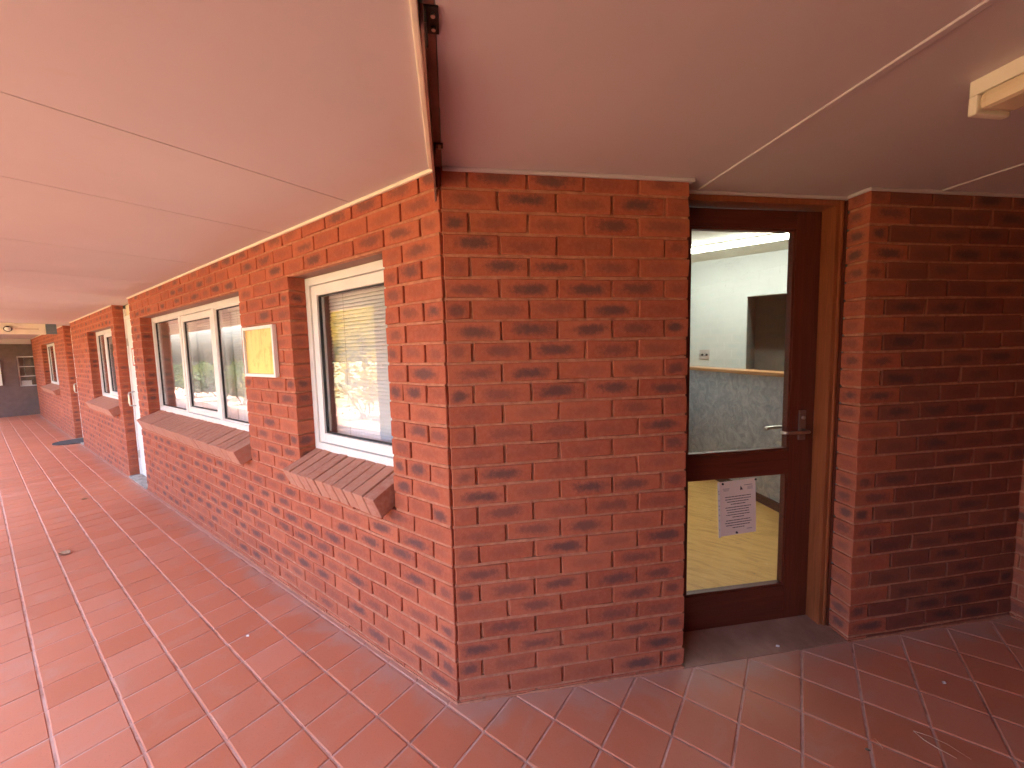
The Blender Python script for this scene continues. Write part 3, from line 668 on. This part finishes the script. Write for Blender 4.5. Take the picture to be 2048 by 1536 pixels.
MB().box(-0.76, 1.48, -0.045, 0.045, -0.055, -0.0205).obj('diffuser', 'lamp_diffuser', lt, 0.008)
# back-of-house shell so no daylight leaks behind the blinds
shell = empty('inner_shell', (0, 0, 0), 0, 'inner walls of the rooms behind the verandah windows', kind='structure')
sh = MB(); sh.box(-18.3, -0.22, 3.0, 3.1, -0.2, 2.58); sh.box(-18.3, -18.2, 0.13, 3.0, -0.2, 2.58); sh.box(-18.2, -0.22, 0.3, 3.0, 0.0, 0.02); sh.box(-18.2, -0.22, 0.115, 3.0, 2.50, 2.56)
sh.obj('wall', 'room_wall_paint', shell)
for a, b in ((-0.372, -0.215), (-2.0, -1.275), (-6.28, -4.74), (-12.45, -8.13), (-18.2, -15.3)): MB().box(a, b, 0.175, 0.26, -0.2, 2.499).obj('wall', 'room_wall_paint', shell)
for a, b in (WIN1, WIN2, WIN3, WIN4): MB().box(a+.001, b-.001, 0.176, 0.259, -0.2, 0.90).box(a+.001, b-.001, 0.176, 0.259, 2.0, 2.498).obj('wall', 'room_wall_paint', shell)
for x in (-5.0, -10.2): MB().box(x-0.05, x+0.05, 0.262, 2.99, 0.021, 2.498).obj('partition', 'room_wall_paint', shell)

# ------------------------------------------------------------------ white door along the verandah
def white_door(x0, x1, label):
    wd = empty('panelled_door', ((x0+x1)/2, 0.10, fz(x0)), 0, label, 'door', kind='thing'); h = (x1-x0)/2; dz = -fz(x0)
    MB().box(-h+.002, -h+0.05, 0, 0.10, 0.0, 2.20+dz).box(h-0.05, h-.002, 0, 0.10, 0.0, 2.20+dz).box(-h+.05, h-.05, 0, 0.10, 2.06+dz, 2.10+dz).obj('frame', 'white_paint', wd, 0.003)
    MB().box(-h+.05, h-.05, 0.02, 0.09, 2.10+dz, 2.2435+dz).obj('transom_panel', 'cream_paint', wd, 0.002)
    MB().box(-h+.052, h-.052, 0.012, 0.05, 0.02, 2.057+dz).obj('leaf', 'white_paint', wd, 0.003)
    hd = MB().tube([(-h+0.13, 0.012, 0.96), (-h+0.13, -0.045, 0.97), (-h+0.13, -0.05, 1.0), (-h+0.13, -0.05, 1.11), (-h+0.13, -0.045, 1.14), (-h+0.13, 0.012, 1.15)], 0.009, 8).obj('handle', 'brushed_steel', wd)
    for zz in (0.25, 1.75): MB().box(-h+0.044, -h+0.06, -0.006, 0.0115, zz, zz+0.1).obj('hinge', 'brushed_steel', wd)
    sg = MB().ring(-h+0.22, -h+0.36, 1.49, 1.72, 0.018, 0.006, 0.0118).obj('sign', 'red_paint', wd)
    MB().box(-h+0.238, -h+0.342, 0.008, 0.0117, 1.508, 1.702).obj('sign_face', 'white_paint', sg)
    return wd
white_door(-6.068, -5.157, 'white painted door with a pull handle between the brick walls')
white_door(-10.798, -9.782, 'second white door, hidden in the recess by the black mat')
for x0, x1, lab in ((-6.066, -5.16, 'pale concrete step under the white door'), (-10.796, -9.785, 'concrete step in the far door recess')):
    o = MB().box(x0, x1, -0.012, 0.20, fz(x1)-0.05, fz(x1)+0.012).obj('concrete_step', 'concrete', None, 0.004); tag(o, lab, 'step')
mt = MB(); n = 20
pl = [(-10.10, 0.09), (-10.70, 0.09)]+[(-10.40+0.32*math.cos(t), -0.02-0.33*math.sin(t)) for t in [math.pi-math.pi*i/n for i in range(n+1)]]
mt.prism(pl, fz(-10.2)+0.004, fz(-10.2)+0.018); o = mt.obj('door_mat', 'black_rubber_mat'); tag(o, 'black half-round rubber mat in front of the far door recess', 'door mat')

# framed plaque
pq = empty('framed_plaque', (-1.683, 0, 1.562), 0, 'brass coloured plaque in a white frame between the two windows', 'plaque')
MB().ring(-0.229, 0.229, -0.164, 0.164, 0.020, -0.028, -0.003).obj('frame', 'white_aluminium', pq, 0.002)
MB().box(-0.209, 0.209, -0.016, -0.010, -0.144, 0.144).obj('sheet', 'brass_sheet', pq)
# ceiling batten over the alcove
fl = empty('ceiling_light', (1.558, 0.619, CEIL), -math.pi/4, 'unlit cream fluorescent ceiling light over the door alcove', 'light')
MB().box(0.0, 1.23, -0.055, 0.055, -0.042, -0.0005).obj('base', 'cream_trim', fl, 0.002)
MB().box(0.022, 1.208, -0.058, 0.058, -0.088, -0.0425).obj('diffuser', 'acrylic_cover', fl, 0.016)
for x in (0.001, 1.209): MB().box(x, x+0.0205, -0.060, 0.060, -0.095, -0.0425).obj('end_cap', 'cream_trim', fl, 0.006)

# ------------------------------------------------------------------ far end of the verandah
W9 = empty('end_wall', (-18.35, 0, 0), -math.pi/2, 'shaded dark wall closing the far end of the verandah', 'wall', kind='thing')
# local x = -y world... rotation -90: local x -> -y, local y -> +x
MB().box(0.31, 2.5, -0.12, 0.0, -0.3, 2.3).box(-1.2, 0.31, -0.12, 0.0, 1.72, 2.3).box(-1.2, 0.31, -0.12, 0.0, -0.3, 0.79).box(-1.2, -0.6, -0.12, 0.0, 0.79, 1.72).obj('wall', 'grey_render', W9)
ew = empty('window', (-18.40, 0, 0.79), math.pi/2, 'small white framed window in the dark end wall', 'window', kind='thing')
MB().ring(-0.31, 0.6, 0, 0.93, 0.03, 0.0, 0.05).box(-0.28, 0.57, 0.005, 0.045, 0.30, 0.32).box(-0.28, 0.57, 0.005, 0.045, 0.60, 0.62).obj('frame', 'white_aluminium', ew)
MB().box(-0.28, 0.57, 0.02, 0.024, 0.03, 0.90).obj('pane', 'window_glass', ew)
MB().box(-0.28, 0.57, 0.2, 0.22, 0.0, 0.93).obj('backing', 'dark_room_paint', ew)
MB().box(-0.26, -0.06, 0.10, 0.16, 0.03, 0.17).obj('box_on_sill', 'white_paint', ew)
o = empty('wall_board', (-18.33, -0.60, 0.85), 0, 'white panel on the dark end wall at the photo edge', 'panel')
MB().box(0, 0.04, -0.35, -0.035, 0, 0.78).obj('panel_face', 'white_paint', o)
em = empty('emergency_light', (-10.4, -0.10, CEIL), 0, 'white emergency light with grey box under the far soffit', 'light')
MB().box(-0.05, 0.05, -0.72, -0.155, -0.20, -0.0005).obj('body', 'cream_trim', em, 0.006)
MB().box(-0.07, 0.07, -0.150, -0.02, -0.19, -0.004).obj('battery_box', 'blue_grey_plastic', em, 0.006)
smooth(MB().tube([(0.05, -0.60, -0.10), (0.10, -0.60, -0.11)], [0.045, 0.052], 14).obj('lamp_head', 'rubber', em)); smooth(MB().tube([(0.101, -0.60, -0.11), (0.106, -0.60, -0.11)], 0.04, 14).obj('lens', 'white_paint', em))
MB().box(0.0505, 0.054, -0.52, -0.24, -0.115, -0.09).obj('slot', 'fascia', em)

# ------------------------------------------------------------------ litter on the floor
def leaf(name, label, x, y, z, sz, rz, mat, cat='leaf', curl=0.35):
    mb = MB(); n = 6; vs, fs = [], []
    for i in range(n+1):
        t = i/n; w_ = sz*0.32*math.sin(math.pi*min(1, t*0.92+0.04))
        for s_ in (-1, 0, 1): vs.append(((t-0.5)*sz, s_*w_, curl*sz*(t-0.5)**2+abs(s_)*w_*0.5+0.001))
    for i in range(n):
        for j in range(2): fs.append((i*3+j, i*3+j+1, i*3+4+j, i*3+3+j))
    o = mb.add(vs, fs).obj(name, mat); o.location = (x, y, z); o.rotation_euler = (0.1, 0, rz); md = o.modifiers.new('s', 'SOLIDIFY'); md.thickness = 0.0012
    return tag(o, label, cat)
leaf('dry_leaf', 'curled dry leaf on the tiles midway along the verandah', -3.59, -0.81, fz(-3.59), 0.10, 0.5, 'dry_leaf')
leaf('dry_leaf', 'small dry leaf on the tiles in front of the white door', -5.34, -0.50, fz(-5.34), 0.06, 1.5, 'dry_leaf')
leaf('pale_chip', 'tiny pale leaf chip on the tiles below the plaque', -1.257, -0.352, fz(-1.25), 0.022, 0.2, 'chip', 'chip')
leaf('pale_chip', 'small pale fragment on the dark tiles near the shaded wall', 1.726, 1.317, 0.001, 0.022, 1.0, 'chip', 'chip')
leaf('pale_chip', 'pale scrap of plastic on the stone threshold', 1.115, 1.150, 0.010, 0.022, 0.8, 'chip', 'chip')
leaf('dark_leaf', 'tiny dark leaf crumb on the tiles below the curled straw', 1.41, 0.737, 0.001, 0.018, 0.3, 'bark', 'leaf')
pts = []
for i in range(15):
    t = i/14; a_ = math.radians(-70+230*t); pts.append((1.640+0.075*math.cos(a_)*0.55*(1+0.6*t)+0.03*t, 0.915+0.06*math.sin(a_), 0.003+0.008*math.sin(math.pi*t)))
o = smooth(MB().tube([(1.565, 0.935, 0.003), (1.590, 0.905, 0.005), (1.625, 0.885, 0.008), (1.668, 0.878, 0.004)], 0.0011, 6).tube([(1.565, 0.935, 0.003), (1.61, 0.938, 0.005), (1.655, 0.930, 0.006), (1.71, 0.905, 0.002)], [0.0009, .0008, .0007, .0004], 6).obj('straw', 'straw')); tag(o, 'curled dry straw lying on the tiles near the alcove', 'straw')
o = smooth(MB().tube([(1.438, 0.812, 0.002), (1.450, 0.795, 0.003), (1.457, 0.775, 0.002)], 0.0007, 6).obj('straw', 'straw')); tag(o, 'short thin straw on the tiles beside the curled one', 'straw')

# ------------------------------------------------------------------ garden (reflected in the windows)
def crown(c, rad, n, sz, rng, hollow=0.55):
    V, Fs = [], []
    cl = []
    for _ in range(max(6, n//60)):
        while True:
            v = Vector((rng.uniform(-1, 1), rng.uniform(-1, 1), rng.uniform(-1, 1)))
            if hollow*0.6 < v.length < 1: break
        cl.append(v)
    for i in range(n):
        v = rng.choice(cl)+Vector((rng.gauss(0, .17), rng.gauss(0, .17), rng.gauss(0, .17)))
        p = Vector(c)+Vector((v.x*rad[0], v.y*rad[1], v.z*rad[2])); a_ = Vector((rng.gauss(0, 1), rng.gauss(0, 1), rng.gauss(0, .7))).normalized(); b_ = a_.orthogonal().normalized(); s_ = sz*rng.uniform(.6, 1.3); k = len(V)
        V += [tuple(p-a_*s_), tuple(p+b_*s_*.45), tuple(p+a_*s_), tuple(p-b_*s_*.45)]; Fs.append((k, k+1, k+2, k+3))
    mb = MB(); mb.v = V; mb.f = Fs; return mb
def plant(name, label, cat, x, y, h, rad, n, sz, mat, trunk_r, seed, stems=1, ch=None):
    rng = random.Random(seed); e = empty(name, (x, y, -0.26), 0, label, cat); tb = MB(); cz = ch or h-rad[2]
    for s_ in range(stems):
        q = [(0, 0, 0)]; ax, ay = rng.uniform(-.4, .4)*(stems > 1), rng.uniform(-.4, .4)*(stems > 1)
        for i in range(1, 5): q.append((ax*i/4*rad[0]*2+rng.uniform(-.05, .05), ay*i/4*rad[1]*2+rng.uniform(-.05, .05), cz*1.1*i/4))
        tb.tube(q, [trunk_r, trunk_r*.8, trunk_r*.65, trunk_r*.5, trunk_r*.25], 7)
    for s_ in range(7):
        a_ = rng.uniform(0, 6.28); tb.tube([(0, 0, cz*rng.uniform(.5, .8)), (rad[0]*.4*math.cos(a_), rad[1]*.4*math.sin(a_), cz*.95), (rad[0]*.8*math.cos(a_), rad[1]*.8*math.sin(a_), cz+rad[2]*rng.uniform(-.2, .5))], [trunk_r*.5, trunk_r*.3, trunk_r*.1], 5)
    tb.obj('trunk', 'bark', e); crown((0, 0, cz), rad, n, sz, rng).obj('crown', mat, e)
plant('shrub', 'yellow leaved shrub with thin branches reflected in the near window', 'shrub', -7.9, -4.5, 1.9, (0.75, 0.75, 0.75), 1500, 0.06, 'leaf_yellow', 0.025, 1, 4)
plant('shrub', 'green garden shrub reflected in the wide window', 'shrub', -14.6, -4.1, 1.6, (0.8, 0.8, 0.6), 1800, 0.06, 'leaf_green', 0.025, 2, 4)
plant('shrub', 'low dark shrub reflected beside the green one', 'shrub', -17.2, -4.3, 1.5, (0.9, 0.9, 0.6), 1800, 0.06, 'leaf_dark', 0.025, 3, 4)
plant('tree', 'yellow autumn tree beyond the lawn, reflected in the near window', 'tree', -13.6, -8.3, 4.4, (1.7, 1.6, 1.3), 4200, 0.11, 'leaf_yellow', 0.10, 4)
plant('tree', 'dark grey trunked tree behind the yellow tree', 'tree', -21.0, -12.0, 6.5, (2.4, 2.4, 2.2), 4500, 0.16, 'leaf_dark', 0.18, 5)
plant('tree', 'broad green tree far behind the hedges', 'tree', -52.0, -34.0, 8.0, (4.0, 3.5, 3.0), 5000, 0.25, 'leaf_dark', 0.26, 7)
plant('shrub', 'pale green shrub between the dark shrub and the hedge', 'shrub', -20.0, -4.2, 1.5, (0.9, 0.8, 0.6), 1800, 0.06, 'leaf_green', 0.025, 8, 4)
plant('shrub', 'yellow tipped shrub beside the green garden shrub', 'shrub', -12.4, -4.1, 1.3, (0.7, 0.7, 0.55), 1500, 0.06, 'leaf_yellow', 0.025, 10, 4)
for i, (hx, hy, hr, hw) in enumerate(((-19.5, -5.6, 0.05, 2.4), (-24.5, -5.9, 0.03, 2.5), (-29.8, -6.2, 0.0, 2.6))):
    hg = crown((0, 0, 0.75), (hw, 0.55, 0.70), 5200, 0.085, random.Random(20+i)).obj('hedge', 'leaf_dark' if i != 1 else 'leaf_green'); hg.location = (hx, hy, -0.26); hg.rotation_euler = (0, 0, hr)
    tag(hg, ('dark clipped hedge across the lawn, nearest the garden shrubs', 'lighter green middle hedge across the lawn', 'farthest dark hedge across the lawn')[i], 'hedge', 'hedges across the lawn')
